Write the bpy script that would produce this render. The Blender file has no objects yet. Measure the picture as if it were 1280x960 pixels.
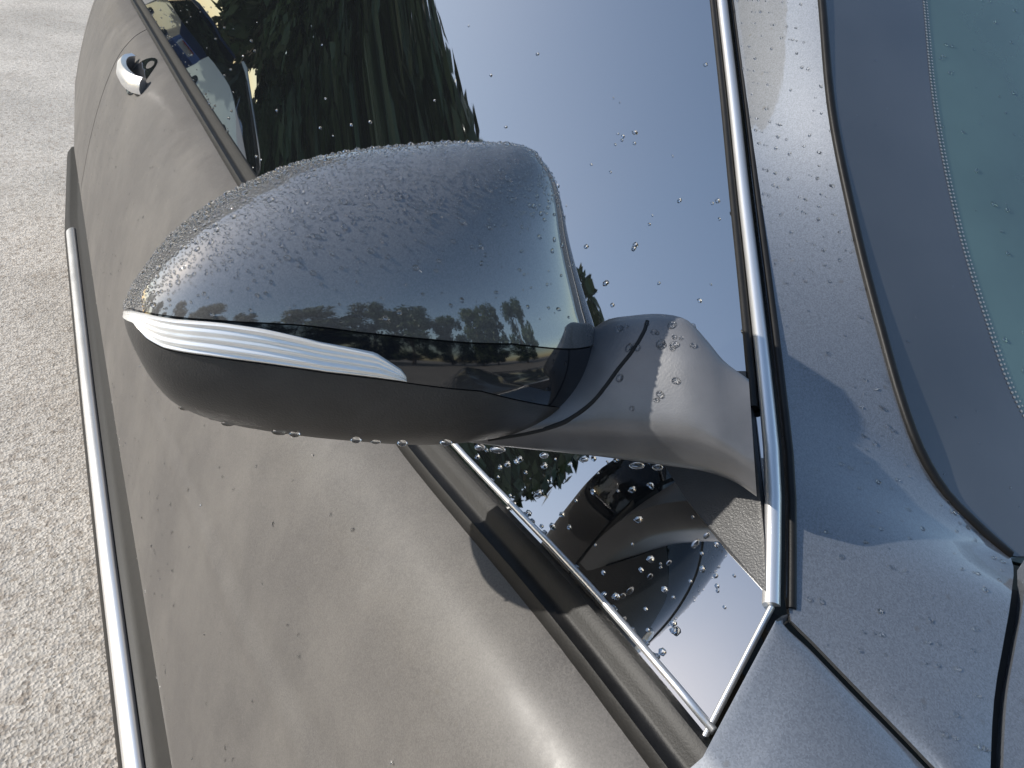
import bpy, bmesh, math, random
import numpy as np
from mathutils import Vector, Matrix
random.seed(4); rng = np.random.default_rng(4)
S = bpy.context.scene
COL = S.collection

# ------------------------------------------------------------------ camera
CAM = np.array([0.0, 0.0, 1.33]); FPX = 1000.0          # photograph is 1280 px wide
PITCH, YAW, ROLL = None, None, math.radians(-10)
VX, VY = 70.0, -220.0                                    # where the car's long lines meet
_c, _s = math.cos(ROLL), math.sin(ROLL)
_ox, _oy = VX-640, 480-VY
_ox, _oy = _c*_ox+_s*_oy, -_s*_ox+_c*_oy
PITCH = math.atan(_oy/FPX); YAW = math.atan(-_ox/FPX*math.cos(PITCH))
sp, cp, sy, cy = math.sin(PITCH), math.cos(PITCH), math.sin(YAW), math.cos(YAW)
R0 = np.array([cy, -sy, 0]); U0 = np.array([sp*sy, sp*cy, cp]); F0 = np.array([cp*sy, cp*cy, -sp])
RR = _c*R0-_s*U0; UU = _s*R0+_c*U0                        # rolled axes
cam = bpy.data.cameras.new('camera'); camo = bpy.data.objects.new('camera', cam); COL.objects.link(camo)
camo.matrix_world = Matrix((( RR[0], UU[0], -F0[0], CAM[0]), (RR[1], UU[1], -F0[1], CAM[1]),
                            (RR[2], UU[2], -F0[2], CAM[2]), (0, 0, 0, 1)))
cam.sensor_width = 36; cam.lens = 36*FPX/1280; cam.clip_start = 0.02; cam.clip_end = 400
S.camera = camo

# ------------------------------------------------------------------ light
SUN_DIR = Vector((-0.79, 0.45, 0.48)).normalized()       # towards the sun
w = bpy.data.worlds.new('World'); S.world = w; w.use_nodes = True
nt = w.node_tree; bg = nt.nodes['Background']
sky = nt.nodes.new('ShaderNodeTexSky'); sky.sky_type = 'NISHITA'; sky.sun_disc = False
sky.sun_elevation = math.asin(SUN_DIR.z); sky.sun_rotation = math.atan2(SUN_DIR.x, SUN_DIR.y)
sky.air_density = 1.15; sky.dust_density = 0.6; sky.ozone_density = 1.0
nt.links.new(sky.outputs[0], bg.inputs[0]); bg.inputs[1].default_value = 0.15
sun = bpy.data.lights.new('sun', 'SUN'); sun.energy = 4.2; sun.angle = math.radians(0.53); sun.color = (1, .955, .88)
suno = bpy.data.objects.new('sun', sun); COL.objects.link(suno)
suno.rotation_euler = SUN_DIR.to_track_quat('Z', 'Y').to_euler()
S.view_settings.view_transform = 'Standard'; S.view_settings.look = 'None'
S.view_settings.exposure = 0.6; S.view_settings.gamma = 1.0

# ------------------------------------------------------------------ materials
def mat(name, col, rough=.5, metal=0, coat=0, coat_rough=.03, ior=1.5, spec=None, var=0, var_scale=20, bump=0, bump_scale=200,
        rvar=0, trans=0, coat_ior=1.5, alpha=None):
    m = bpy.data.materials.new(name); m.use_nodes = True
    n = m.node_tree.nodes; l = m.node_tree.links; b = n['Principled BSDF']
    b.inputs['Base Color'].default_value = (*col, 1); b.inputs['Roughness'].default_value = rough
    b.inputs['Metallic'].default_value = metal; b.inputs['Coat Weight'].default_value = coat
    b.inputs['Coat Roughness'].default_value = coat_rough; b.inputs['IOR'].default_value = ior
    b.inputs['Coat IOR'].default_value = coat_ior
    b.inputs['Transmission Weight'].default_value = trans
    if spec is not None: b.inputs['Specular IOR Level'].default_value = spec
    tc = n.new('ShaderNodeTexCoord')
    if var:
        t = n.new('ShaderNodeTexNoise'); t.inputs['Scale'].default_value = var_scale; t.inputs['Detail'].default_value = 6
        r = n.new('ShaderNodeMapRange'); r.inputs[1].default_value = .3; r.inputs[2].default_value = .7
        r.inputs[3].default_value = 1-var; r.inputs[4].default_value = 1+var
        mx = n.new('ShaderNodeVectorMath'); mx.operation = 'SCALE'; mx.inputs[0].default_value = col
        l.new(tc.outputs['Object'], t.inputs['Vector']); l.new(t.outputs['Fac'], r.inputs[0])
        l.new(r.outputs[0], mx.inputs['Scale']); l.new(mx.outputs[0], b.inputs['Base Color'])
    if rvar:
        t = n.new('ShaderNodeTexNoise'); t.inputs['Scale'].default_value = 9; t.inputs['Detail'].default_value = 8
        r = n.new('ShaderNodeMapRange'); r.inputs[3].default_value = max(0, rough-rvar); r.inputs[4].default_value = rough+rvar
        l.new(tc.outputs['Object'], t.inputs['Vector']); l.new(t.outputs['Fac'], r.inputs[0]); l.new(r.outputs[0], b.inputs['Roughness'])
    if bump:
        t = n.new('ShaderNodeTexNoise'); t.inputs['Scale'].default_value = bump_scale; t.inputs['Detail'].default_value = 3
        k = n.new('ShaderNodeBump'); k.inputs['Strength'].default_value = bump; k.inputs['Distance'].default_value = .001
        l.new(tc.outputs['Object'], t.inputs['Vector']); l.new(t.outputs['Fac'], k.inputs['Height']); l.new(k.outputs[0], b.inputs['Normal'])
    return m

def paint_mat(name, c, r0, r1, cior, metal, rough=.45, dust=.06):
    m = mat(name, c, rough, metal, 1, .03, coat_ior=cior)
    n = m.node_tree.nodes; l = m.node_tree.links; b = n['Principled BSDF']; tc = n['Texture Coordinate']
    # metallic flake, dust film and dried water spots
    fl = n.new('ShaderNodeTexVoronoi'); fl.inputs['Scale'].default_value = 1400
    l.new(tc.outputs['Object'], fl.inputs['Vector'])
    du = n.new('ShaderNodeTexNoise'); du.inputs['Scale'].default_value = 14; du.inputs['Detail'].default_value = 10; du.inputs['Roughness'].default_value = .7
    l.new(tc.outputs['Object'], du.inputs['Vector'])
    mr = n.new('ShaderNodeMapRange'); mr.inputs[1].default_value = .35; mr.inputs[2].default_value = .75
    mr.inputs[3].default_value = r0; mr.inputs[4].default_value = r1; l.new(du.outputs['Fac'], mr.inputs[0])
    l.new(mr.outputs[0], b.inputs['Coat Roughness'])
    hs = n.new('ShaderNodeMapRange'); hs.inputs[3].default_value = .72; hs.inputs[4].default_value = 1.28
    l.new(fl.outputs['Color'], hs.inputs[0])
    sc = n.new('ShaderNodeVectorMath'); sc.operation = 'SCALE'; sc.inputs[0].default_value = c
    l.new(hs.outputs[0], sc.inputs['Scale'])
    vo = n.new('ShaderNodeTexVoronoi'); vo.inputs['Scale'].default_value = 75; vo.feature = 'F1'
    l.new(tc.outputs['Object'], vo.inputs['Vector'])
    th = n.new('ShaderNodeMapRange'); th.inputs[1].default_value = .05; th.inputs[2].default_value = .16
    th.inputs[3].default_value = .55; th.inputs[4].default_value = 0; l.new(vo.outputs['Distance'], th.inputs[0])
    gate = n.new('ShaderNodeMath'); gate.operation = 'GREATER_THAN'; gate.inputs[1].default_value = .72
    sep = n.new('ShaderNodeSeparateColor'); l.new(vo.outputs['Color'], sep.inputs[0]); l.new(sep.outputs[0], gate.inputs[0])
    mu = n.new('ShaderNodeMath'); mu.operation = 'MULTIPLY'; l.new(th.outputs[0], mu.inputs[0]); l.new(gate.outputs[0], mu.inputs[1])
    mx = n.new('ShaderNodeMix'); mx.data_type = 'RGBA'; l.new(mu.outputs[0], mx.inputs[0])
    l.new(sc.outputs[0], mx.inputs[6]); mx.inputs[7].default_value = (.07, .062, .05, 1)
    dn = n.new('ShaderNodeTexNoise'); dn.inputs['Scale'].default_value = 5; dn.inputs['Detail'].default_value = 12; dn.inputs['Roughness'].default_value = .72
    l.new(tc.outputs['Object'], dn.inputs['Vector'])
    dr = n.new('ShaderNodeMapRange'); dr.inputs[1].default_value = .42; dr.inputs[2].default_value = .72; dr.inputs[3].default_value = 0; dr.inputs[4].default_value = dust
    l.new(dn.outputs['Fac'], dr.inputs[0])
    rg = n.new('ShaderNodeTexVoronoi'); rg.inputs['Scale'].default_value = 42; l.new(tc.outputs['Object'], rg.inputs['Vector'])
    cr = n.new('ShaderNodeValToRGB'); e = cr.color_ramp.elements; e[0].position = .14; e[0].color = (0, 0, 0, 1); e[1].position = .17; e[1].color = (dust*.45,)*3+(1,)
    q = e.new(.21); q.color = (0, 0, 0, 1); l.new(rg.outputs['Distance'], cr.inputs[0])
    mm = n.new('ShaderNodeMath'); mm.operation = 'MAXIMUM'; l.new(dr.outputs[0], mm.inputs[0]); l.new(cr.outputs[0], mm.inputs[1])
    m2 = n.new('ShaderNodeMix'); m2.data_type = 'RGBA'; l.new(mm.outputs[0], m2.inputs[0]); l.new(mx.outputs[2], m2.inputs[6]); m2.inputs[7].default_value = (.26, .24, .21, 1)
    l.new(m2.outputs[2], b.inputs['Base Color'])
    return m

M = {}
M['paint'] = paint_mat('grey_metallic_paint', (.11, .118, .132), .01, .06, 1.9, .3)
M['cap_paint'] = paint_mat('grey_metallic_cap_paint', (.078, .076, .075), .008, .03, 2.25, .0, .7, .03)
M['cap_paint'].node_tree.nodes['Principled BSDF'].inputs['Specular IOR Level'].default_value = .2
M['dewy_paint'] = paint_mat('grey_metallic_paint_with_dew_film', (.078, .072, .067), .3, .5, 1.5, .0, .75, .22)
M['dewy_paint'].node_tree.nodes['Principled BSDF'].inputs['Coat Weight'].default_value = .35
M['dewy_paint'].node_tree.nodes['Principled BSDF'].inputs['Specular IOR Level'].default_value = .2
M['gloss_black'] = mat('gloss_black_plastic', (.012, .013, .016), .06, 0, .6, .03, rvar=.03)
M['grey_plastic'] = mat('dark_grey_plastic', (.032, .031, .030), .42, var=.2, var_scale=60, bump=.25, bump_scale=900)
M['arm_plastic'] = mat('arm_grey_plastic', (.10, .10, .105), .36, 0, .4, .25, var=.15, var_scale=40, bump=.1, bump_scale=900)
M['rubber'] = mat('black_rubber', (.007, .0065, .006), .5, spec=.25, var=.3, var_scale=80, bump=.12, bump_scale=700)
M['chrome'] = mat('chrome', (.82, .82, .83), .07, 1, rvar=.04)
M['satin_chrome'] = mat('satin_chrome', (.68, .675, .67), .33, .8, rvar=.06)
M['glass'] = mat('tinted_window_glass', (.006, .007, .008), .012, 0, 0, 0.0, ior=4.2)
M['windshield'] = mat('windshield_glass', (.06, .10, .088), .03, 0, 0, 0.01, ior=2.1, var=.35, var_scale=5, rvar=.025)
M['frit'] = mat('windshield_black_band', (.05, .052, .054), .14, .1, 1, 0.05, coat_ior=1.8, var=.3, var_scale=6)
M['pale'] = mat('pale_edge_line', (.25, .25, .24), .4)
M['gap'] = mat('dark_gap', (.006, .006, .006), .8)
M['lens'] = mat('silver_signal_lens', (.92, .90, .86), .2, .35, 1, .02, rvar=.05)
M['mirror'] = mat('mirror_glass', (.9, .9, .9), .01, 1)
M['tyre'] = mat('tyre_rubber', (.02, .02, .02), .8)
M['rim'] = mat('alloy_rim', (.5, .5, .5), .25, 1)
M['water'] = mat('water_drop', (1, 1, 1), 0, 0, 0, 0, ior=1.33, trans=1)
M['bark'] = mat('bark', (.07, .05, .035), .9, var=.4, var_scale=8)
def leaf_mat(name, c):
    m = mat(name, c, .55, var=.4, var_scale=1.5); return m
M['leaf_a'] = leaf_mat('dark_green_leaves', (.028, .05, .016))
M['leaf_b'] = leaf_mat('mid_green_leaves', (.05, .075, .022))
M['silver_paint'] = mat('silver_paint', (.55, .56, .57), .3, .4, 1, .03)
M['white_paint'] = mat('white_paint', (.75, .75, .74), .3, 0, 1, .03)
M['blue_paint'] = mat('blue_paint', (.03, .06, .16), .3, .2, 1, .03)
M['red_lamp'] = mat('red_tail_lamp', (.45, .01, .01), .15, 0, 1, .02)

def ground_mat():
    m = bpy.data.materials.new('sunlit_concrete'); m.use_nodes = True
    n = m.node_tree.nodes; l = m.node_tree.links; b = n['Principled BSDF']; b.inputs['Roughness'].default_value = .85
    tc = n.new('ShaderNodeTexCoord')
    def noise(s, d=4, r=.6):
        t = n.new('ShaderNodeTexNoise'); t.inputs['Scale'].default_value = s; t.inputs['Detail'].default_value = d
        t.inputs['Roughness'].default_value = r; l.new(tc.outputs['Object'], t.inputs['Vector']); return t
    v = n.new('ShaderNodeTexVoronoi'); v.inputs['Scale'].default_value = 150; l.new(tc.outputs['Object'], v.inputs['Vector'])
    v2 = n.new('ShaderNodeTexVoronoi'); v2.inputs['Scale'].default_value = 45; l.new(tc.outputs['Object'], v2.inputs['Vector'])
    big = noise(1.1, 6, .65); fine = noise(260, 3)
    r = n.new('ShaderNodeValToRGB'); r.color_ramp.elements[0].color = (.33, .285, .235, 1); r.color_ramp.elements[1].color = (.60, .55, .485, 1)
    e = r.color_ramp.elements.new(.45); e.color = (.52, .47, .41, 1)
    sep = n.new('ShaderNodeSeparateColor'); l.new(v.outputs['Color'], sep.inputs[0]); l.new(sep.outputs[0], r.inputs[0])
    r2 = n.new('ShaderNodeMapRange'); r2.inputs[1].default_value = .3; r2.inputs[2].default_value = .7; r2.inputs[3].default_value = .72; r2.inputs[4].default_value = 1.08
    l.new(big.outputs['Fac'], r2.inputs[0])
    sc = n.new('ShaderNodeVectorMath'); sc.operation = 'SCALE'; l.new(r.outputs[0], sc.inputs[0]); l.new(r2.outputs[0], sc.inputs['Scale'])
    st = noise(3.2, 9, .7); sr = n.new('ShaderNodeMapRange'); sr.inputs[1].default_value = .56; sr.inputs[2].default_value = .70; sr.inputs[3].default_value = 0; sr.inputs[4].default_value = .38
    l.new(st.outputs['Fac'], sr.inputs[0])
    grit = n.new('ShaderNodeTexVoronoi'); grit.inputs['Scale'].default_value = 60; l.new(tc.outputs['Object'], grit.inputs['Vector'])
    gs = n.new('ShaderNodeSeparateColor'); l.new(grit.outputs['Color'], gs.inputs[0])
    gg = n.new('ShaderNodeMapRange'); gg.inputs[1].default_value = .90; gg.inputs[2].default_value = .92; gg.inputs[3].default_value = 0; gg.inputs[4].default_value = .45; l.new(gs.outputs[1], gg.inputs[0])
    gd = n.new('ShaderNodeMath'); gd.operation = 'MAXIMUM'; l.new(sr.outputs[0], gd.inputs[0]); l.new(gg.outputs[0], gd.inputs[1])
    mg = n.new('ShaderNodeMix'); mg.data_type = 'RGBA'; l.new(gd.outputs[0], mg.inputs[0]); l.new(sc.outputs[0], mg.inputs[6]); mg.inputs[7].default_value = (.22, .175, .135, 1)
    l.new(mg.outputs[2], b.inputs['Base Color'])
    ad = n.new('ShaderNodeMath'); ad.operation = 'ADD'; l.new(v2.outputs['Distance'], ad.inputs[0]); l.new(fine.outputs['Fac'], ad.inputs[1])
    a2 = n.new('ShaderNodeMath'); a2.operation = 'ADD'; l.new(ad.outputs[0], a2.inputs[0]); l.new(v.outputs['Distance'], a2.inputs[1])
    k = n.new('ShaderNodeBump'); k.inputs['Strength'].default_value = .5; k.inputs['Distance'].default_value = .0045
    l.new(a2.outputs[0], k.inputs['Height']); l.new(k.outputs[0], b.inputs['Normal'])
    return m
M['ground'] = ground_mat()

# ------------------------------------------------------------------ helpers
def obj(name, verts, faces, material, parent=None, smooth=True, label=None, autosmooth=None):
    me = bpy.data.meshes.new(name); me.from_pydata([tuple(map(float, v)) for v in verts], [], [tuple(f) for f in faces])
    me.validate(); me.update()
    bm = bmesh.new(); bm.from_mesh(me); bmesh.ops.remove_doubles(bm, verts=bm.verts, dist=1e-6)
    bmesh.ops.recalc_face_normals(bm, faces=bm.faces); bm.to_mesh(me); bm.free()
    if smooth:
        me.shade_smooth()
        if autosmooth: me.set_sharp_from_angle(angle=math.radians(autosmooth))
    me.materials.append(M[material] if isinstance(material, str) else material)
    o = bpy.data.objects.new(name, me); COL.objects.link(o)
    if parent is not None: o.parent = parent
    if label: o['label'] = label
    return o
def empty(name, label, cat, loc=(0, 0, 0), group=None):
    o = bpy.data.objects.new(name, None); COL.objects.link(o); o.location = loc; o.empty_display_size = .1
    o['label'] = label; o['category'] = cat
    if group: o['group'] = group
    return o
def ray(x, y): return RR*(x-640)/FPX + UU*(480-y)/FPX + F0
def at(x, y, d): return CAM + ray(x, y)*d
def atz(x, y, z): r = ray(x, y); return CAM + r*((z-CAM[2])/r[2])
def proj(P):
    q = np.asarray(P)-CAM; d = q@F0
    return np.stack([640+FPX*(q@RR)/d, 480-FPX*(q@UU)/d], -1)
def hit(x, y, f, lo=.15, hi=8):
    """first sign change of f along the ray"""
    r = ray(x, y); ds = np.geomspace(lo, hi, 500); p = None
    for d in ds:
        v = f(CAM+r*d)
        if p is not None and p[1]*v < 0:
            a, b = p[0], d; fa = p[1]
            for _ in range(40):
                c = (a+b)/2; fc = f(CAM+r*c)
                if fa*fc <= 0: b = c
                else: a, fa = c, fc
            return CAM+r*(a+b)/2
        p = (d, v)
    raise RuntimeError('no hit %s %s' % (x, y))
def spline(pts, n):
    """Catmull-Rom through points, n samples evenly by chord length"""
    P = np.array(pts, float); 
    t = np.concatenate([[0], np.cumsum(np.linalg.norm(np.diff(P, axis=0), axis=1))])
    out = []
    ext = np.vstack([2*P[0]-P[1], P, 2*P[-1]-P[-2]]); te = np.concatenate([[t[0]-(t[1]-t[0])], t, [t[-1]+t[-1]-t[-2]]])
    for q in np.linspace(0, t[-1], n):
        i = min(max(np.searchsorted(t, q, 'right')-1, 0), len(P)-2); j = i+1
        t1, t2 = te[j], te[j+1]; u = (q-t1)/(t2-t1) if t2 > t1 else 0
        m1 = (ext[j+1]-ext[j-1])/(te[j+1]-te[j-1])*(t2-t1); m2 = (ext[j+2]-ext[j])/(te[j+2]-te[j])*(t2-t1)
        out.append((2*u**3-3*u**2+1)*ext[j]+(u**3-2*u**2+u)*m1+(-2*u**3+3*u**2)*ext[j+1]+(u**3-u**2)*m2)
    return np.array(out)
def grid_faces(nu, nv, close_u=False, off=0):
    f = []
    for i in range(nu-(0 if close_u else 1)):
        for j in range(nv-1):
            a = off+i*nv+j; b = off+((i+1) % nu)*nv+j
            f.append((a, b, b+1, a+1))
    return f
def grid_obj(name, G, material, parent=None, thick=0, thick_dir=None, label=None, auto=40):
    """G: (nu,nv,3) points; optional closed thickness along thick_dir"""
    nu, nv = G.shape[:2]; V = list(G.reshape(-1, 3)); F = grid_faces(nu, nv)
    if thick:
        d = np.asarray(thick_dir)*thick; n0 = len(V); V += [p+d for p in G.reshape(-1, 3)]
        F += [tuple(n0+k for k in reversed(f)) for f in grid_faces(nu, nv)]
        ring = [i*nv for i in range(nu)]+[(nu-1)*nv+j for j in range(1, nv)]+[i*nv+nv-1 for i in range(nu-2, -1, -1)]+[j for j in range(nv-2, 0, -1)]
        for a, b in zip(ring, ring[1:]+ring[:1]): F.append((a, b, n0+b, n0+a))
    return obj(name, V, F, material, parent, True, label, auto)
def tube(name, path, prof, material, parent=None, ups=None, label=None, auto=50, closed_prof=True):
    """sweep a profile [(side,up)] along a path; ups = surface normals (or one)"""
    P = np.array(path, float); n = len(P); V = []; m = 0
    for i in range(n):
        t = P[min(i+1, n-1)]-P[max(i-1, 0)]; t /= np.linalg.norm(t)
        u = np.array(ups[i] if np.ndim(ups) == 2 else ups, float); s = np.cross(t, u); s /= np.linalg.norm(s); u = np.cross(s, t)
        pr = prof(i/(n-1)) if callable(prof) else prof; m = len(pr)
        for a, b in pr: V.append(P[i]+s*a+u*b)
    F = []
    for i in range(n-1):
        for j in range(m if closed_prof else m-1):
            a = i*m+j; b = i*m+(j+1) % m; F.append((a, b, b+m, a+m))
    if closed_prof: F += [tuple(range(m)), tuple((n-1)*m+j for j in range(m))]
    return obj(name, V, F, material, parent, True, label, auto)
def halfround(wd, h, n=8, base=-.002):
    return [(wd/2*math.cos(math.pi*k/n), h*math.sin(math.pi*k/n)) for k in range(n+1)]+[(-wd/2, base), (wd/2, base)]

# ------------------------------------------------------------------ ground
g = obj('ground', [(-90, -90, 0), (90, -90, 0), (90, 90, 0), (-90, 90, 0)], [(0, 1, 2, 3)], 'ground', smooth=False)
g['kind'] = 'structure'

# ------------------------------------------------------------------ the car: reference surfaces
ZB = .96; KG = .8
YB = [-1.9, -1.2, -.5, .0, .169, .284, .467, 1.077, 1.605, 2.57, 3.3, 4.0]
XB = [.58, .38, .275, .232, .2205, .216, .205, .185, .170, .147, .16, .25]
def xb(y): return float(np.interp(y, YB, XB))
def smooth(t): t = min(1, max(0, t)); return t*t*(3-2*t)
def zb(y): return .96+.04*smooth((.55-y)/.42)
def kg(y): return 1.14-.66*smooth((y-.22)/1.15)
def glass_f(P): return P[0]-(xb(P[1])+kg(P[1])*(P[2]-zb(P[1])))
def on_glass(x, y): return hit(x, y, glass_f)
KG = .95
GN = np.array([-1, 0, KG]); GN /= np.linalg.norm(GN)
DOOR = [(0, .96), (-.022, .951), (-.05, .93), (-.085, .885), (-.125, .80), (-.160, .70), (-.185, .61), (-.197, .555), (-.193, .50), (-.190, .44), (-.186, .385)]
car = empty('parked_car', 'grey metallic car wet with dew, seen from its side mirror back along the doors', 'car', (.9, 1.2, 0))
CB = np.array([.9, 1.2, 0])
def cpart(o):                                        # parts were made in world space
    o.parent = car; o.matrix_parent_inverse = Matrix.Translation(-Vector(CB)); return o
def door_profile(n):
    D = spline([(a, b) for a, b in DOOR], n); return D
def lift(y, z): return z+(zb(y)-ZB)*smooth((z-.70)/.24)
def crease(y, z):                                    # shallow ridge and dip rising towards the front
    zc = .797-.154*(y-.36); k = max(0, min(1, (1.25-y)/.7)); q = (z-zc)/.010
    return k*(-.0022*math.exp(-q*q)+.0016*math.exp(-(q-1.6)**2)) if abs(q) < 6 else 0
def side_panel(name, y0, y1, prof, ny=40, material='dewy_paint', auto=30):
    ys = np.linspace(y0, y1, ny); G = np.array([[(xb(y)+a+crease(y, z), y, lift(y, z)) for a, z in prof] for y in ys])
    return cpart(grid_obj(name, G, material, None, .012, (1, 0, 0), auto=auto))
front_low = hit(862, 958, glass_f)                  # foot of the door's leading edge, on the belt
FD0, FD1 = float(front_low[1])-.001, 2.18
PR = door_profile(120)
front_door = side_panel('front_door', FD0+.003, FD1, PR, 70)
rear_door = side_panel('rear_door', FD1+.006, 3.2, PR, 30)
rear_quarter = side_panel('rear_quarter_panel', 3.206, 4.0, PR, 14)
fender = None

# window glass: the whole side, and the front corner
ys = np.linspace(.16, 3.0, 60)
EDGE_PX = [(890, -150), (897, -60), (903, 0), (917, 120), (930, 240), (944, 360), (957, 480), (967, 600), (972, 745)]
chrome_pts = [on_glass(x, y) for x, y in EDGE_PX]
corner = on_glass(965, 758)
chrome_pts[-1] = corner
# upper frame continues out of view: up the pillar, then back along the roof
top_ext = [np.array([xb(y)+kg(y)*(z-zb(y)), y, z]) for y, z in [(3.3, 1.40), (2.6, 1.47), (1.9, 1.50), (1.3, 1.495), (.95, 1.46), (.72, 1.405)]]
frame_path = spline(top_ext+chrome_pts, 110)
FP = np.array(frame_path)
def glass_top(y):
    o = np.argsort(FP[:, 1]); return float(np.interp(y, FP[o, 1], FP[o, 2]))
G = []
for y in np.concatenate([np.linspace(corner[1]-.002, .6, 40), np.linspace(.63, 3.25, 60)]):
    zt = glass_top(y)-.001; col = []
    for z in np.linspace(zb(y)-.03, zt, 24): col.append((xb(y)+kg(y)*(z-zb(y)), y, z))
    G.append(col)
G = np.array(G)
# front edge of the pane leans with the door's front edge
e0 = front_low; e1 = corner
for j in range(G.shape[1]):
    z = G[0, j, 2]; t = (z-e0[2])/(e1[2]-e0[2]); yy = e0[1]+(e1[1]-e0[1])*t
    G[0, j] = (xb(yy)+kg(yy)*(z-zb(yy)), yy, z)
window = cpart(grid_obj('side_window', G, 'glass', None, .004, -GN))

# chrome frame strip up the pillar and back along the roof
def chrome_prof(t): return halfround(.0085, .004)
cpart(tube('window_frame_trim', FP-0*GN+GN*.002, chrome_prof, 'satin_chrome', None, GN))
RIGHT = np.array([.62, -.55, .25])
cpart(tube('frame_seal', (FP+GN*.001+np.array([-.0058, .005, -.0022]))[:-4], halfround(.0055, .0025), 'rubber', None, GN))
cpart(tube('pillar_seal', FP+np.array([.0085, -.005, .001]), halfround(.0045, .002), 'rubber', None, (-.3, -.6, .7)))

# belt moulding: rubber lip, groove, satin strip standing in for sky reflected at the glass edge
by = np.linspace(FD0-.004, 3.3, 80)
def belt(dx, z, by=by): return np.array([(xb(y)+dx, y, z+zb(y)-ZB) for y in by])
bm_ = cpart(tube('belt_moulding', belt(-.001, .957), [(-.017, .0), (-.015, .006), (-.008, .009), (-.004, .0055), (.0, .0055), (.004, .009), (.012, .0095), (.016, .004), (.016, -.006), (-.017, -.006)], 'rubber', None, (-.55, 0, .83)))
obj('belt_sheen_strip', *(lambda t: ([tuple(v.co) for v in t.data.vertices], [tuple(p.vertices) for p in t.data.polygons]))(tube('tmp', belt(.0125, .9725, np.concatenate([[FD0+.006], by[1:]])), halfround(.0042, .0022), 'satin_chrome', None, (-.6, 0, .8))), 'satin_chrome', None)
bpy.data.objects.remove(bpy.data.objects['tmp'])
lip = bpy.data.objects['belt_sheen_strip']; lip.parent = car; lip.matrix_parent_inverse = Matrix.Translation(-Vector(CB))

# rocker: dark shelf, bright strip, dark lower lip
ry = np.linspace(.2, 3.3, 60)
def rk(prof): return np.array([[(xb(y)+a, y, z) for a, z in prof] for y in ry])
cpart(grid_obj('rocker_panel', rk([(-.17, .40), (-.186, .378), (-.205, .358), (-.214, .342), (-.232, .338), (-.247, .318), (-.252, .296), (-.245, .26), (-.215, .215), (-.15, .20)]), 'rubber', None, auto=60))
cpart(tube('rocker_strip', np.array([(xb(y)-.234, y, .334) for y in np.linspace(.62, 2.5, 50)]), halfround(.028, .008), 'satin_chrome', None, (-.6, 0, .8)))

# ------------------------------------------------------------------ pillar, cowl, hood, windshield
pn = np.array([.46, .43, -.78]); pn /= np.linalg.norm(pn); PC = chrome_pts[5]
def on_pillar(x, y): r = ray(x, y); return CAM+r*(pn@(PC-CAM)/(pn@r))
HOOD0 = corner[2]-.1216*corner[0]-.25*corner[1]
def zhood(x, y):
    xx = x if x < .5 else .5+(x-.5)*.25-(max(0, x-1.0)**2)*.3
    yy = y if y > 0 else y*.45-.06*y*y
    return HOOD0+.1216*xx+.25*yy
def on_hood(x, y): return hit(x, y, lambda P: P[2]-zhood(P[0], P[1]), .15, 4)
SEAL_PX = [(1013, -150), (1020, -60), (1027, 0), (1040, 140), (1068, 280), (1098, 400), (1140, 540)]
seal = [on_pillar(*q) for q in SEAL_PX]
W0 = seal[5]
def zws(x, y): return W0[2]+.216*(x-W0[0])+.703*(y-W0[1])-.10*max(0, x-W0[0])**2
seal += [hit(x, y, lambda P: P[2]-zws(P[0], P[1])) for x, y in [(1178, 612), (1226, 662), (1262, 694)]]
left_low_px = [(975, 775), (1010, 810), (1060, 862), (1110, 913), (1155, 960), (1230, 1040)]
left_pts = [p+np.array([.0065, -.0035, .0]) for p in chrome_pts[:-1]]+[corner+np.array([.006, -.004, 0])]+[on_hood(x+7, y-7) for x, y in left_low_px]
right_pts = seal+[on_hood(x-4, y) for x, y in [(1268, 745), (1258, 805), (1247, 870), (1242, 960), (1240, 1090)]]
LP = spline(left_pts, 60); RP = spline(right_pts, 60)
def loft(A, B, n, bul=0, bd=(0, 0, 1)):
    return np.array([[a+(b-a)*t+np.array(bd)*bul*4*t*(1-t) for t in np.linspace(0, 1, n)] for a, b in zip(A, B)])
cpart(grid_obj('front_pillar', loft(LP, RP, 14, .0035, -pn*1.0), 'paint', None, .006, pn))
# dark channels below the panel gaps
chb = spline([corner+np.array([.004, -.004, -.004])]+[on_hood(x, y)-np.array([0, 0, .004]) for x, y in left_low_px], 30)
cpart(tube('gap_channel', chb, [(-.0045, -.001), (.0065, -.001), (.0065, -.01), (-.0045, -.01)], 'gap', None, (-.2, -.2, 1)))
chc = spline([on_hood(x, y)-np.array([0, 0, .008]) for x, y in [(1271, 722), (1270, 755), (1262, 805), (1251, 870), (1246, 960), (1244, 1090)]], 30)
cpart(tube('gap_channel', chc, [(-.008, 0), (.008, 0), (.008, -.01), (-.008, -.01)], 'gap', None, (0, 0, 1)))
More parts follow.
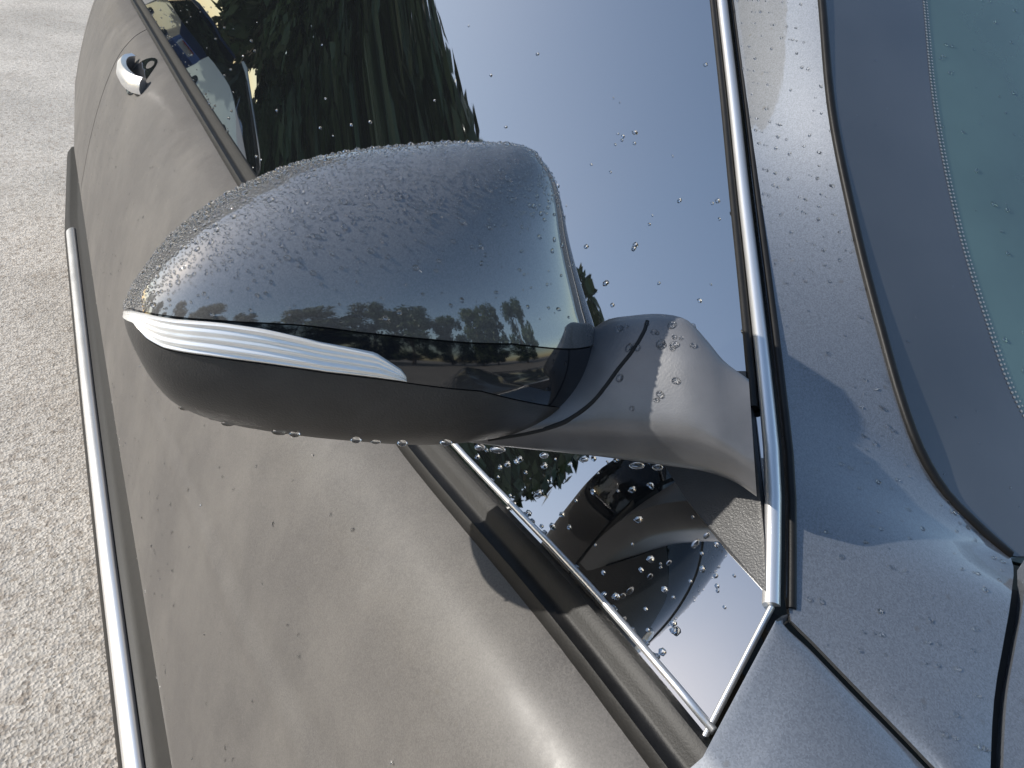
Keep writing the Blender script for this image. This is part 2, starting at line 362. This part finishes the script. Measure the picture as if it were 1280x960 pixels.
# windshield
wx = []
for p in spline(seal+[np.array([seal[-1][0]+.06, seal[-1][1]-.02, seal[-1][2]])], 50):
    row = []
    for t in np.linspace(0, 1.0, 30)**1.5:
        x = p[0]+.004+.97*t; y = p[1]-.003-.20*t+.14*t*t; row.append((x, y, zws(x, y)-.003))
    wx.append(row)
wx = np.array(wx); WN = np.array([-.15, -.55, .82]); WN /= np.linalg.norm(WN)
windshield = cpart(grid_obj('windshield', wx, 'windshield', None, .005, -WN))
cpart(tube('windshield_seal', spline(seal, 60)+WN*.001, halfround(.006, .002), 'rubber', None, WN))
def on_ws(x, y):
    # plane fit of the windshield near its edge
    A = wx[:, :14].reshape(-1, 3); c = A.mean(0); n = np.linalg.svd(A-c)[2][2]; r = ray(x, y)
    return CAM+r*(n@(c-CAM)/(n@r))
def snap_ws(P):
    A = wx.reshape(-1, 3); d = np.linalg.norm(A-P, axis=1); i = np.argsort(d)[:6]; ww = 1/(d[i]+1e-5)
    q = (A[i]*ww[:, None]).sum(0)/ww.sum(); return P+WN*((q-P)@WN)
FR = [(1140, -150), (1147, -60), (1152, 0), (1166, 140), (1194, 280), (1230, 400), (1272, 510), (1330, 590), (1420, 640)]
frp = spline([snap_ws(on_ws(*q)) for q in FR], 60)
sl = spline(seal+[np.array([seal[-1][0]+.06, seal[-1][1]-.012, seal[-1][2]+.001])], 60)
fb = np.array([[snap_ws(a+(b-a)*t)+WN*.0012 for t in np.linspace(0, 1, 8)] for a, b in zip(sl, frp)])
cpart(grid_obj('windshield_border', fb, 'frit', None, .0006, -WN))
V, F = [], []
fd = spline(frp, 190); wu = np.cross(WN, [1, 0, 0]); wu /= np.linalg.norm(wu); wv = np.cross(WN, wu)
for k, p in enumerate(fd):
    for q, (off, rr) in enumerate([(0, .0010), (.0035, .0007)]):
        o = len(V); c = p+WN*.0016+np.array([off, 0, 0])
        V += [c+rr*(math.cos(a)*wu+math.sin(a)*wv) for a in np.linspace(0, 2*math.pi, 9)[:-1]]; F.append(tuple(range(o, o+8)))
bd = cpart(obj('border_dots', V, F, 'pale', None, False)); bd['kind'] = 'stuff'

# hood right of the cowl gap (runs on out of view)
edge = [on_hood(x+5, y) for x, y in [(1275, 700), (1275, 745), (1265, 805), (1254, 870), (1249, 960), (1247, 1090)]]
HG = []
for t, p in enumerate(spline(edge, 24)):
    row = []
    for u in np.linspace(0, 1, 24)**1.6:
        x = p[0]+1.2*u; y = p[1]-.10*u+.05*u*u; row.append((x, y, zhood(x, y)))
    HG.append(row)
last = HG[-1]
for k in range(1, 14):
    HG.append([(x+ .02*k*.1, y-.07*k, zhood(x, y-.07*k)) for x, y, z in last])
cpart(grid_obj('hood', np.array(HG), 'paint', None, .008, (0, 0, -1)))

# front fender: from the gap line over the shoulder and down the side
gapB = [corner+np.array([.002, -.006, -.001])]+[on_hood(x-7, y+5) for x, y in left_low_px]
gb = spline(gapB, 30)
gb = np.vstack([gb, [[gb[-1][0]+.03*k, gb[-1][1]-.1*k, zhood(gb[-1][0]+.03*k, gb[-1][1]-.1*k)] for k in range(1, 14)]])
FG = []
dl = front_low+np.array([0, -.004, 0])
for i, p in enumerate(gb):
    t = min(1, i/29); row = []
    ye = FD0-.004-(gb[0][1]-p[1])*1.0; wv_ = min(1, i/8)
    low = [np.array([xb(ye)+a, ye, lift(ye, z)]) for a, z in PR[8::4]]
    start = p
    mid = np.array([xb(ye)-.004, ye if i else dl[1], zb(ye)+.015])
    if i == 0: mid = dl
    head = []
    ctrl = start+(mid-start)*.45+np.array([-.008, 0, .016])*(.1+.9*t)*wv_
    for u in np.linspace(0, 1, 14)[:-1]:
        head.append((1-u)**2*start+2*u*(1-u)*ctrl+u*u*mid)
    row = head+[mid]+low
    FG.append(row)
cpart(grid_obj('front_fender', np.array(FG), 'paint', None, .006, (1, .1, -.2), auto=35))
# bright edge of the door's leading edge
cpart(tube('door_edge', np.array([front_low+(corner-front_low)*t+GN*.001 for t in np.linspace(0, 1, 12)]), halfround(.0026, .0012, 6), 'satin_chrome', None, GN))

# roof and core, mostly out of view
rt = spline(top_ext+chrome_pts[:2], 24)
cpart(grid_obj('roof', np.array([[(p[0]+.006+.95*u, p[1]-(.05*u if p[1] < 1 else 0), p[2]+.004+.06*math.sin(u*math.pi*.6)) for u in np.linspace(0, 1, 10)] for p in rt[:14]]), 'paint', None, .01, (0, 0, -1)))
def box(x0, x1, y0, y1, z0, z1):
    v = [(x, y, z) for x in (x0, x1) for y in (y0, y1) for z in (z0, z1)]
    return v, [(0, 1, 3, 2), (4, 6, 7, 5), (0, 4, 5, 1), (2, 3, 7, 6), (0, 2, 6, 4), (1, 5, 7, 3)]
v, f = box(.34, 1.75, -.9, 3.6, .22, .93); cpart(obj('body_filler_box', v, f, 'rubber', None, False))  # added dark box inside the hollow body so no light leaks through
v, f = box(.66, 1.60, .95, 2.9, .93, 1.36); cpart(obj('cabin_lining', v, f, 'rubber', None, False))
def wheel(y):
    c = np.array([xb(y)-.02, y, .32]); V = []; N = 40; F = []
    for (dx, r) in [(.0, .0), (.0, .20), (-.02, .21), (-.025, .30), (.0, .32), (.18, .32), (.2, .0)]:
        for k in range(N): a = 2*math.pi*k/N; V.append(c+np.array([dx, r*math.cos(a), r*math.sin(a)]))
    for i in range(6):
        for k in range(N): F.append((i*N+k, i*N+(k+1) % N, (i+1)*N+(k+1) % N, (i+1)*N+k))
    cpart(obj('wheel', V, F, 'tyre', None))
wheel(-.42); wheel(3.45)

# door handle on the far door skin
def side_x(y, z):
    zz = PR[::-1, 1]; xx = PR[::-1, 0]; o = np.argsort(zz); return xb(y)+float(np.interp(z-(zb(y)-ZB)*smooth((z-.70)/.24), zz[o], xx[o]))
def on_side(x, y): return hit(x, y, lambda P: P[0]-side_x(P[1], min(max(P[2], .39), .955)), .3, 9)
hp = on_side(176, 92)
hy, hz = hp[1], hp[2]
handle = tube('door_handle', np.array([(side_x(hy+t, hz)-.004-.030*math.sin(math.pi*(t+.11)/.22)**.4, hy+t, hz) for t in np.linspace(-.1099, .1099, 16)]), [(-.016, -.006), (-.017, .004), (-.008, .010), (.008, .010), (.017, .004), (.016, -.006)], 'satin_chrome', None, (-1, 0, .2))
handle.parent = front_door
ca = []
for k in range(24):
    a = 2*math.pi*k/24; y = hy+.075*math.cos(a); z = hz-.005+.035*math.sin(a); ca.append((side_x(y, z)-.0015, y, z))
hc = obj('handle_cup', ca+[(side_x(hy, hz)-.0035, hy, hz)], [(k, (k+1) % 24, 24) for k in range(24)], 'gloss_black', None)
hc.parent = front_door

# ------------------------------------------------------------------ the side mirror
A_ = at(160, 390, .430); B_ = at(742, 410, .470)
E1 = (B_-A_); E1 /= np.linalg.norm(E1)
E2 = np.array([.05, .26, .96]); E2 -= E1*(E2@E1); E2 /= np.linalg.norm(E2)
E3 = np.cross(E1, E2); E3 /= np.linalg.norm(E3)
if E3[1] > 0: E3 = -E3
O_ = (A_+B_)/2
def to_plane(x, y): r = ray(x, y); P = CAM+r*(E3@(O_-CAM)/(E3@r)); return np.array([(P-O_)@E1, (P-O_)@E2])
NS, NT = 160, 120
top_px = [(161, 374), (166, 360), (176, 343), (190, 324), (206, 303), (228, 281), (258, 257), (290, 238), (322, 222), (360, 206), (405, 194), (450, 186), (500, 181), (560, 177), (610, 177), (648, 180), (670, 190)]
bot_px = [(166, 408), (178, 428), (192, 452), (206, 474), (228, 497), (260, 513), (300, 524), (350, 533), (400, 540), (450, 545), (500, 549), (560, 549), (620, 543), (670, 535), (706, 521)]
lef_px = [(166, 408), (160, 392), (161, 374)]
rig_px = [(706, 521), (732, 492), (746, 452), (744, 415), (733, 378), (720, 335), (711, 300), (702, 255), (692, 222), (670, 190)]
def bcurve(px, n, ease):
    P = spline([to_plane(*q) for q in px], 400); t = ease(np.linspace(0, 1, n))
    L = np.concatenate([[0], np.cumsum(np.linalg.norm(np.diff(P, axis=0), axis=1))]); L /= L[-1]
    return np.stack([np.interp(t, L, P[:, 0]), np.interp(t, L, P[:, 1])], -1)
cosease = lambda t: .5-.5*np.cos(np.pi*t)
mixease = lambda t: .6*t+.4*cosease(t)
# boundary curves as functions of s / t on [0,1], arc-length
TOPC, BOTC = bcurve(top_px, 401, lambda t: t), bcurve(bot_px, 401, lambda t: t)
LEFC, RIGC = bcurve(lef_px, 401, lambda t: t), bcurve(rig_px, 401, lambda t: t)
def cv(Cc, t): u = np.linspace(0, 1, 401); return np.stack([np.interp(t, u, Cc[:, 0]), np.interp(t, u, Cc[:, 1])], -1)
def coons(s, t):
    s = np.asarray(s, float); t = np.asarray(t, float); s_, t_ = s[..., None], t[..., None]
    c0, c1, d0, d1 = cv(BOTC, s), cv(TOPC, s), cv(LEFC, t), cv(RIGC, t)
    P00, P10, P01, P11 = BOTC[0], BOTC[-1], TOPC[0], TOPC[-1]
    return (1-t_)*c0+t_*c1+(1-s_)*d0+s_*d1-((1-s_)*(1-t_)*P00+s_*(1-t_)*P10+(1-s_)*t_*P01+s_*t_*P11)
BUL = .062
def height(s, t):
    a = np.clip(1-np.abs(2*s-1)**2.6, 0, 1)**.62
    tt = np.where(t > .42, (t-.42)/.58, (.42-t)/.42)
    b = np.clip(1-tt**2.3, 0, 1)**.58
    return BUL*a*b
def shell(s, t, off=0):
    uv = coons(s, t); h = height(np.asarray(s, float), np.asarray(t, float))+off
    return O_+uv[..., :1]*E1+uv[..., 1:]*E2+h[..., None]*E3
# find (s,t) of an image point on the shell
_sg, _tg = np.meshgrid(np.linspace(0, 1, 300), np.linspace(0, 1, 300), indexing='ij')
_pg = proj(shell(_sg, _tg))
def st_of(x, y):
    d = (_pg[..., 0]-x)**2+(_pg[..., 1]-y)**2; i = np.unravel_index(np.argmin(d), d.shape); return _sg[i], _tg[i]
def seam(px):
    q = np.array(sorted([st_of(*p) for p in px])); return lambda s: np.interp(s, q[:, 0], q[:, 1])
seam1 = seam([(163, 385), (178, 389), (205, 394), (240, 398), (300, 402), (370, 406), (450, 416), (540, 425), (640, 430), (743, 432)])
seam2 = seam([(168, 404), (184, 424), (205, 436), (260, 446), (330, 456), (410, 466), (500, 477), (600, 489), (722, 505)])
ss = cosease(np.linspace(0, 1, NS))*.35+np.linspace(0, 1, NS)*.65
def patch(name, lo, hi, n, material, off=0, lip=.0035, label=None, s=ss):
    tt = np.linspace(0, 1, n); rows = []
    S2, T2 = np.meshgrid(s, tt, indexing='ij'); lo_, hi_ = lo(S2), hi(S2)
    T = lo_+(hi_-lo_)*cosease(T2)*.4+(hi_-lo_)*T2*.6
    P = shell(S2, T, off)
    # turned-in lips along both long edges make the joint a real groove
    li = P[:, :1]-E3*lip+np.array(E2)*.0008; ui = P[:, -1:]-E3*lip-np.array(E2)*.0008
    P1 = P.copy()
    G = np.concatenate([li, P1, ui], axis=1)
    return grid_obj(name, G, material, mirror, auto=45, label=label)
mirror_o = O_
# main part: the rear shell (rim running backwards, closed by the bezel)
ring = np.concatenate([cv(BOTC, np.linspace(0, 1, 90)[:-1]), cv(RIGC, np.linspace(0, 1, 40)[:-1]), cv(TOPC, np.linspace(1, 0, 90)[:-1]), cv(LEFC, np.linspace(1, 0, 10)[:-1])])
cen = ring.mean(0); V = []; n = len(ring)
for sc_, dep in [(.985, .003), (.995, -.004), (.985, -.018), (.95, -.034), (.90, -.040), (.88, -.036), (.86, -.030)]:
    for q in ring: p = cen+(q-cen)*sc_; V.append(O_+p[0]*E1+p[1]*E2+dep*E3)
F = [(i*n+k, i*n+(k+1) % n, (i+1)*n+(k+1) % n, (i+1)*n+k) for i in range(6) for k in range(n)]
mirror = cpart(obj('side_mirror', V, F, 'gloss_black', None, True, 'dew covered wing mirror housing on a curved arm', 40))
mp = mirror
V = [O_+(cen+(q-cen)*.87)[0]*E1+(cen+(q-cen)*.87)[1]*E2-.031*E3 for q in ring]
obj('mirror_glass', V, [tuple(range(n))], 'mirror', mirror, False)
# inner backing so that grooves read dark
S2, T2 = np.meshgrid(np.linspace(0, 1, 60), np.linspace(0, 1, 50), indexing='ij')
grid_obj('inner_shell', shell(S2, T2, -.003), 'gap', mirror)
gapt = .007
cap = patch('mirror_cap', lambda s: seam1(s)+gapt*.5, lambda s: s*0+1.0, 70, 'cap_paint', .0008, label='grey metallic cap beaded with dew')
band = patch('housing_band', lambda s: seam2(s)+gapt*.25, lambda s: seam1(s)-gapt*.5, 26, 'gloss_black', -.0004, label='glossy black band below the cap')
patch('lower_housing', lambda s: s*0, lambda s: seam2(s)-gapt*.25, 30, 'grey_plastic', 0, label='matt dark underside of the mirror')
# signal lens: bright wedge from the tip inwards, with long ribs
lt = seam([(163, 388), (180, 392), (220, 399), (280, 404), (330, 411), (400, 427), (470, 441), (502, 462), (508, 470)])
lb = lambda s: seam2(s)+gapt*.6
s1 = st_of(508, 470)[0]
sl_ = np.linspace(0.004, s1, 90)
S3, T3 = np.meshgrid(sl_, np.linspace(0, 1, 41), indexing='ij')
top_ = np.maximum(np.minimum(lt(S3), seam1(S3)-gapt*.7), lb(S3)+.002)
T = lb(S3)+(top_-lb(S3))*T3
rib = .0004*np.sin(T3*math.pi*2*4.3+3*S3)+.0003*np.sin(T3*21+5*S3)
edge_ = np.clip(np.minimum(T3, 1-T3)*14, 0, 1)
P = shell(S3, T, 0)+((.0014*edge_+rib*edge_))[..., None]*E3
grid_obj('turn_signal_lens', P, 'lens', mirror, .004, -E3, 'bright ribbed silver strip of the turn signal', 60)

# inner end: lip and arm, lofted section by section towards the door
WEDGE = spline([(1, -.8), (1.0, -.1), (.62, .45), (.1, .82), (-.28, .98), (-.40, 1.0), (-.50, .93), (-.75, .5), (-.97, 0), (-1, -.8)], 34)
def section(px_top, px_bot, d, th):
    a, b = at(*px_top, d), at(*px_bot, d); c = (a+b)/2; u = (a-b)/2; r_ = ray(*px_top); r_ = r_/np.linalg.norm(r_)
    return [c+u*v-r_*th*w for v, w in WEDGE]
arm_secs = [section((600, 500), (575, 552), .470, .010), section((660, 470), (640, 560), .470, .014), section((722, 428), (712, 568), .466, .018), section((757, 403), (768, 575), .458, .021),
            section((790, 397), (808, 581), .450, .022), section((826, 395), (845, 586), .442, .022), section((858, 402), (872, 590), .435, .021),
            section((884, 428), (898, 596), .429, .019), section((906, 454), (922, 606), .424, .016), section((936, 476), (946, 622), .418, .012)]
arm_secs = np.array(arm_secs); nsec = 44
AS = np.stack([spline(arm_secs[:, k], nsec) for k in range(arm_secs.shape[1])], 1)
V = AS.reshape(-1, 3); m = AS.shape[1]
F = [(i*m+k, i*m+(k+1) % m, (i+1)*m+(k+1) % m, (i+1)*m+k) for i in range(nsec-1) for k in range(m)]+[tuple(range(m)), tuple((nsec-1)*m+k for k in range(m))]
V_ARM, F_ARM = V, F
arm = obj('mirror_arm', V, F, 'arm_plastic', mirror, True, 'grey plastic arm joining mirror to door', 60)
# sail panel on the front corner of the window
sp_px = [(822, 566), (862, 628), (905, 682), (962, 744), (960, 680), (952, 600), (943, 520), (936, 470), (900, 470), (850, 520)]
sv = [on_glass(*q)+GN*.006 for q in sp_px]; ns = len(sv)
V = sv+[p-GN*.005+(p-np.mean(sv, 0))*.02 for p in sv]
obj('sail_panel', V, [tuple(range(ns))]+[(k, (k+1) % ns, ns+(k+1) % ns, ns+k) for k in range(ns)], 'grey_plastic', mirror, False, 'dark triangular foot of the mirror arm on the window corner')
# dark rubber joint between housing and arm
jp = [(810, 401), (806, 414), (792, 438), (773, 462), (757, 484), (742, 502), (722, 518), (700, 530), (660, 541), (610, 549), (575, 554)]
from mathutils.bvhtree import BVHTree
arm_bvh = BVHTree.FromPolygons([tuple(map(float, v)) for v in V_ARM], F_ARM)
def arm_hit(x, y):
    r = ray(x, y); h = arm_bvh.ray_cast(Vector(CAM), Vector(r).normalized())
    return (None, None) if h[0] is None else (np.array(h[0]), np.array(h[1])*(1 if np.dot(h[1], r) < 0 else -1))
jj = spline([P for P, N in (arm_hit(*q) for q in jp) if P is not None], 40)
tube('arm_joint', jj, [(.0014*math.cos(a), .0006*math.sin(a)) for a in np.linspace(0, 2*math.pi, 10)[:-1]], 'gap', mirror, -F0)

# ------------------------------------------------------------------ dew
def bead_template(sub):
    bm = bmesh.new(); bmesh.ops.create_icosphere(bm, subdivisions=sub, radius=1)
    v = [tuple(x.co) for x in bm.verts]; f = [tuple(x.index for x in p.verts) for p in bm.faces]; bm.free()
    v = np.array(v); v[:, 2] = np.where(v[:, 2] < 0, v[:, 2]*.2, v[:, 2]*.72); return v, f
BT2 = bead_template(2); BT1 = bead_template(1)
def beads(name, pts, nrms, rads, parent, sub=1, stretch=None):
    bt, bf = (BT2 if sub == 2 else BT1); V = []; F = []
    for P, N, r in zip(pts, nrms, rads):
        N = N/np.linalg.norm(N); a = np.cross(N, [.3, .2, .9]); a /= np.linalg.norm(a); b = np.cross(N, a)
        th = random.uniform(0, 6.28); a, b = a*math.cos(th)+b*math.sin(th), b*math.cos(th)-a*math.sin(th)
        e = random.uniform(.8, 1.3); o = len(V)
        for v in bt: V.append(P+r*(a*v[0]*e+b*v[1]/e+N*v[2]))
        F += [tuple(o+k for k in f) for f in bf]
    me = bpy.data.meshes.new(name); me.from_pydata([tuple(v) for v in V], [], F); me.shade_smooth(); me.materials.append(M['water'])
    o = bpy.data.objects.new(name, me); COL.objects.link(o); o['kind'] = 'stuff'; o.parent = parent
    return o
# cap: dense along the upper and outer edge, thinning out towards the middle
NC = 60000
cs, ct = rng.random(NC), rng.uniform(.45, 1, NC)
ed = np.minimum((1-ct)/.36+.25*cs, np.where(ct > .6, cs/.2, cs/.08))
keep = (rng.random(NC) < np.exp(-(np.maximum(0, ed)*2.2)**2)+.004) & (ct > seam1(cs)+.02)
cs, ct, ed = cs[keep], ct[keep], ed[keep]; e = 1e-3
CP = shell(cs, ct, .0008)
CN = np.cross(shell(np.minimum(cs+e, 1), ct)-shell(np.maximum(cs-e, 0), ct), shell(cs, np.minimum(ct+e, 1))-shell(cs, np.maximum(ct-e, 0)))
CN /= np.linalg.norm(CN, axis=1)[:, None]+1e-12; CN *= np.sign(CN@E3)[:, None]
CR = rng.choice([.0005, .0007, .0009, .0011, .0014, .0018], len(cs), p=[.25, .25, .2, .15, .1, .05])*(1.15-.3*np.minimum(1, ed))*rng.uniform(.85, 1.2, len(cs))
cell = {}; pts, nr, rd = [], [], []
for P, N, r in zip(CP, CN, CR):
    if len(pts) > 5000: break
    k = tuple((P/.004).astype(int)); ok = True
    for a in (-1, 0, 1):
        for b in (-1, 0, 1):
            for c in (-1, 0, 1):
                for (Q, rq) in cell.get((k[0]+a, k[1]+b, k[2]+c), ()):
                    d = P-Q
                    if d[0]*d[0]+d[1]*d[1]+d[2]*d[2] < ((r+rq)*.94)**2: ok = False
    if ok: cell.setdefault(k, []).append((P, r)); pts.append(P); nr.append(N); rd.append(r)
beads('dew_beads', pts, nr, rd, mirror, 1)
# arm top
pts, nr, rd = [], [], []
for _ in range(60):
    x, y = random.uniform(770, 905), random.uniform(402, 520)
    if random.random() > (1.0 if y < 440 else .25): continue
    P, N = arm_hit(x, y)
    if P is None: continue
    pts.append(P); nr.append(N); rd.append(random.uniform(.0012, .0028))
beads('arm_drops', pts, nr, rd, mirror, 2)
# window, scattered
pts, nr, rd = [], [], []
for _ in range(380):
    y = random.choice([random.uniform(.2, 2.4), random.uniform(.2, .6)]); zt = glass_top(y); z = zb(y)+.012+(zt-zb(y)-.02)*random.random()**2.2
    pts.append(np.array([xb(y)+kg(y)*(z-zb(y)), y, z])+GN*.0004); nr.append(GN); rd.append(random.uniform(.0008, .0026))
o = beads('window_drops', pts, nr, rd, None, 1); cpart(o)
# door and fender specks
pts, nr, rd = [], [], []
for _ in range(420):
    y = random.uniform(.25, 2.3); z = random.uniform(.45, .93); e = .004
    P = np.array([side_x(y, z), y, z]); T = np.array([side_x(y, z+e)-side_x(y, z-e), 0, 2*e]); N = np.cross([0, 1, 0], T); N /= np.linalg.norm(N)
    if N[0] > 0: N = -N
    pts.append(P); nr.append(N); rd.append(random.uniform(.0009, .0022))
cpart(beads('door_drops', pts, nr, rd, None, 1))
pts, nr, rd = [], [], []
for _ in range(420):
    k = random.randrange(2, 56); t = random.random(); P = LP[k]+(RP[k]-LP[k])*t-pn*.0035*4*t*(1-t)
    pts.append(P); nr.append(-pn if k < 30 else np.array([0, -.2, 1])); rd.append(random.uniform(.0005, .0018))
cpart(beads('pillar_drops', pts, nr, rd, None, 1))
pts, nr, rd = [], [], []
for _ in range(260):
    i, j = random.randrange(0, 48), random.randrange(1, 16); a = random.random(); P = wx[i, j]+(wx[i+1, j]-wx[i, j])*random.random()+(wx[i, j+1]-wx[i, j])*a
    pts.append(P); nr.append(WN); rd.append(random.uniform(.0007, .0024))
cpart(beads('windshield_drops', pts, nr, rd, None, 1))
# hanging drops under the housing and the arm, each its own piece
def hang(x, y, d, r):
    P = at(x, y-r*FPX/d*.35, d); bt, bf = BT2; V = []; e = random.uniform(1.2, 2.0)
    for v in bt: V.append(P+E1*v[0]*r*e+E3*v[1]*r*.8+E2*((v[2]/.72 if v[2] > 0 else v[2]/.2)*r*random.uniform(.78, .82)))
    obj('hanging_drop', V, bf, 'water', mirror)
lows = proj(shell(np.linspace(0, 1, 200), np.zeros(200)))
silh = np.array([max(_pg[i, :60, 1]) for i in range(300)]); silx = np.array([_pg[i, int(np.argmax(_pg[i, :60, 1])), 0] for i in range(300)])
for x in [232, 262, 290, 352, 372, 448, 468, 505, 560]:
    y = float(np.interp(x, silx[np.argsort(silx)], silh[np.argsort(silx)])); hang(x+random.uniform(-6, 6), y, .425, random.uniform(.0014, .0026))
for x, y in [(600, 563), (622, 566), (680, 573), (730, 578), (796, 586), (822, 588)]: hang(x, y-2, .440, random.uniform(.0014, .0026))

# ------------------------------------------------------------------ what the car reflects: trees and parked cars beyond the left edge
def tree(x, y, h, cw, lm, label):
    t = empty('roadside_tree', label, 'tree', (x, y, 0), 'trees across the yard')
    path = [(0, 0, 0), (.08, .05, h*.25), (-.05, .1, h*.5), (.05, 0, h*.8)]
    V, F = [], []; P = spline(path, 10); m = 10
    for i, p in enumerate(P):
        r = .17*(1-.8*i/9)
        for k in range(m): V.append(p+np.array([r*math.cos(6.2832*k/m), r*math.sin(6.2832*k/m), 0]))
    for i in range(9):
        for k in range(m): F.append((i*m+k, i*m+(k+1) % m, (i+1)*m+(k+1) % m, (i+1)*m+k))
    for _ in range(9):
        z0 = h*random.uniform(.2, .6); a = random.uniform(0, 6.28); o = len(V); L = cw*random.uniform(.5, .8)
        b = np.array([0, 0, z0]); e = b+np.array([L*math.cos(a), L*math.sin(a), L*.7]); sd = np.array([-math.sin(a), math.cos(a), 0])
        for q, r in ((b, .06), (e, .012)):
            V += [q+sd*r, q+np.array([0, 0, r]), q-sd*r, q-np.array([0, 0, r])]
        for k in range(4): F.append((o+k, o+(k+1) % 4, o+4+(k+1) % 4, o+4+k))
    obj('trunk', V, F, 'bark', t)
    V, F = [], []; cl = []
    for _ in range(int(60*(h/9)**2)):
        a = random.uniform(0, 6.28); rr_ = cw*math.sqrt(random.random())*.95; z = random.uniform(.12, 1)
        rr_ *= (1.15-abs(z-.45)*1.25); cl.append((rr_*math.cos(a), rr_*math.sin(a), h*z, random.uniform(.5, 1.0)))
    cl = np.repeat(np.array(cl), 190, 0); nL = len(cl)
    d = rng.normal(size=(nL, 3)); d /= np.linalg.norm(d, axis=1)[:, None]; p = cl[:, :3]+d*(cl[:, 3]*rng.random(nL)**.4)[:, None]
    a = rng.normal(size=(nL, 3)); a /= np.linalg.norm(a, axis=1)[:, None]; b = np.cross(a, d); b /= np.linalg.norm(b, axis=1)[:, None]+1e-9
    q = rng.uniform(.10, .22, nL)[:, None]*(1 if h < 10 else 1.5)
    V = np.stack([p-a*q, p+b*q*.5, p+a*q, p-b*q*.5], 1).reshape(-1, 3); F = [(4*k, 4*k+1, 4*k+2, 4*k+3) for k in range(nL)]
    me = bpy.data.meshes.new('crown'); me.from_pydata([tuple(v) for v in V], [], F); me.materials.append(M[lm])
    o = bpy.data.objects.new('crown', me); COL.objects.link(o); o.parent = t
tspec = [(-13, -13, 7, 2.6, 'leaf_a'), (-14, -7, 8, 2.8, 'leaf_b'), (-14, -1, 6.5, 2.6, 'leaf_a'), (-20, 5, 7, 2.8, 'leaf_a'), (-20, 12, 7, 3.0, 'leaf_b'),
         (-13.5, 21, 11, 3.6, 'leaf_a'), (-10, 20.5, 15, 3.6, 'leaf_a'), (-6.2, 22, 16.5, 4.0, 'leaf_b'), (-2, 26, 17, 4.2, 'leaf_a'), (-2, -16, 7.5, 2.6, 'leaf_a'), (5, -18, 8, 2.8, 'leaf_b'), (11, -15, 8, 2.6, 'leaf_a'),
         (-9.5, -17, 8, 3.2, 'leaf_b'), (-5.5, -19, 9, 3.4, 'leaf_a'), (1.5, -20, 7, 3.2, 'leaf_a'), (8, -20, 9, 3.4, 'leaf_a'), (-17, -10, 8, 3.2, 'leaf_a')]
ordn = ['first', 'second', 'third', 'fourth', 'fifth', 'sixth', 'seventh', 'eighth', 'ninth', 'tenth', 'eleventh', 'twelfth', 'thirteenth', 'fourteenth', 'fifteenth', 'sixteenth', 'seventeenth']
for i, (x, y, h, cw, lm) in enumerate(tspec):
    tree(x, y, h, cw, lm, '%s green roadside tree of the row reflected in the car, counted from the front left' % ordn[i])
def other_car(x, y, rz, pm, label):
    c = empty('reflected_car', label, 'car', (x, y, 0), 'cars parked across the yard'); c.rotation_euler.z = rz
    # side outline (length along y), lofted across the width with tumblehome
    prof = [(-2.15, .35), (-2.2, .62), (-2.1, .78), (-1.2, .92), (-1.0, .95), (1.55, 1.0), (2.05, .98), (2.15, .8), (2.18, .4), (2.0, .25), (-2.0, .25)]
    def loftx(name, prof, half, inset, matn, zt):
        V = []; N = len(prof)
        for sx in (-1, -.96, .96, 1):
            for (yy, z) in prof:
                k = half-(inset*max(0, (z-.6))/zt if zt else 0)-(.06 if abs(sx) == 1 else 0)*0
                sc = 1 if abs(sx) < 1 else .985
                V.append((math.copysign(k*(1 if abs(sx) == 1 else .96), sx), yy*sc, .6+(z-.6)*(sc if abs(sx) == 1 else 1)))
        F = [(i*N+k, i*N+(k+1) % N, (i+1)*N+(k+1) % N, (i+1)*N+k) for i in range(3) for k in range(N)]+[tuple(range(N)), tuple(3*N+k for k in range(N))]
        return obj(name, V, F, matn, c, True, None, 30)
    loftx('body', prof, .88, .12, pm, .4)
    loftx('cabin', [(-1.05, .93), (-.3, 1.40), (.2, 1.44), (.9, 1.42), (1.75, .98)], .84, .22, 'glass', .8)
    loftx('roof', [(-.36, 1.385), (-.25, 1.43), (.2, 1.465), (.9, 1.445), (1.02, 1.39)], .80, .16, pm, .8)
    for yy in (-1.3, 1.3):
        for sx in (-1, 1):
            V = []; N = 24; F = []
            for dx, r in [(0, .0), (0, .2), (.02, .22), (.02, .31), (-.2, .31), (-.2, 0)]:
                for k in range(N): a = 6.2832*k/N; V.append((sx*(.87+dx*.6), yy+r*math.cos(a), .31+r*math.sin(a)))
            for i in range(5):
                for k in range(N): F.append((i*N+k, i*N+(k+1) % N, (i+1)*N+(k+1) % N, (i+1)*N+k))
            obj('wheel', V, F, 'tyre', c)
    for sx in (-1, 1):
        v, f = box(sx*.62-.16, sx*.62+.16, 2.08, 2.19, .72, .86); obj('tail_lamp', v, f, 'red_lamp', c, False)
        v, f = box(sx*.62-.16, sx*.62+.16, -2.19, -2.1, .62, .76); obj('headlight', v, f, 'chrome', c, False)
other_car(-4.6, 8.0, .05, 'silver_paint', 'silver car parked across the yard, nearest of the reflected row')
other_car(-4.4, 13.2, -.03, 'white_paint', 'white car parked behind the silver one in the reflected row')
other_car(-4.2, 18.6, .04, 'blue_paint', 'dark blue car parked farthest back in the reflected row')
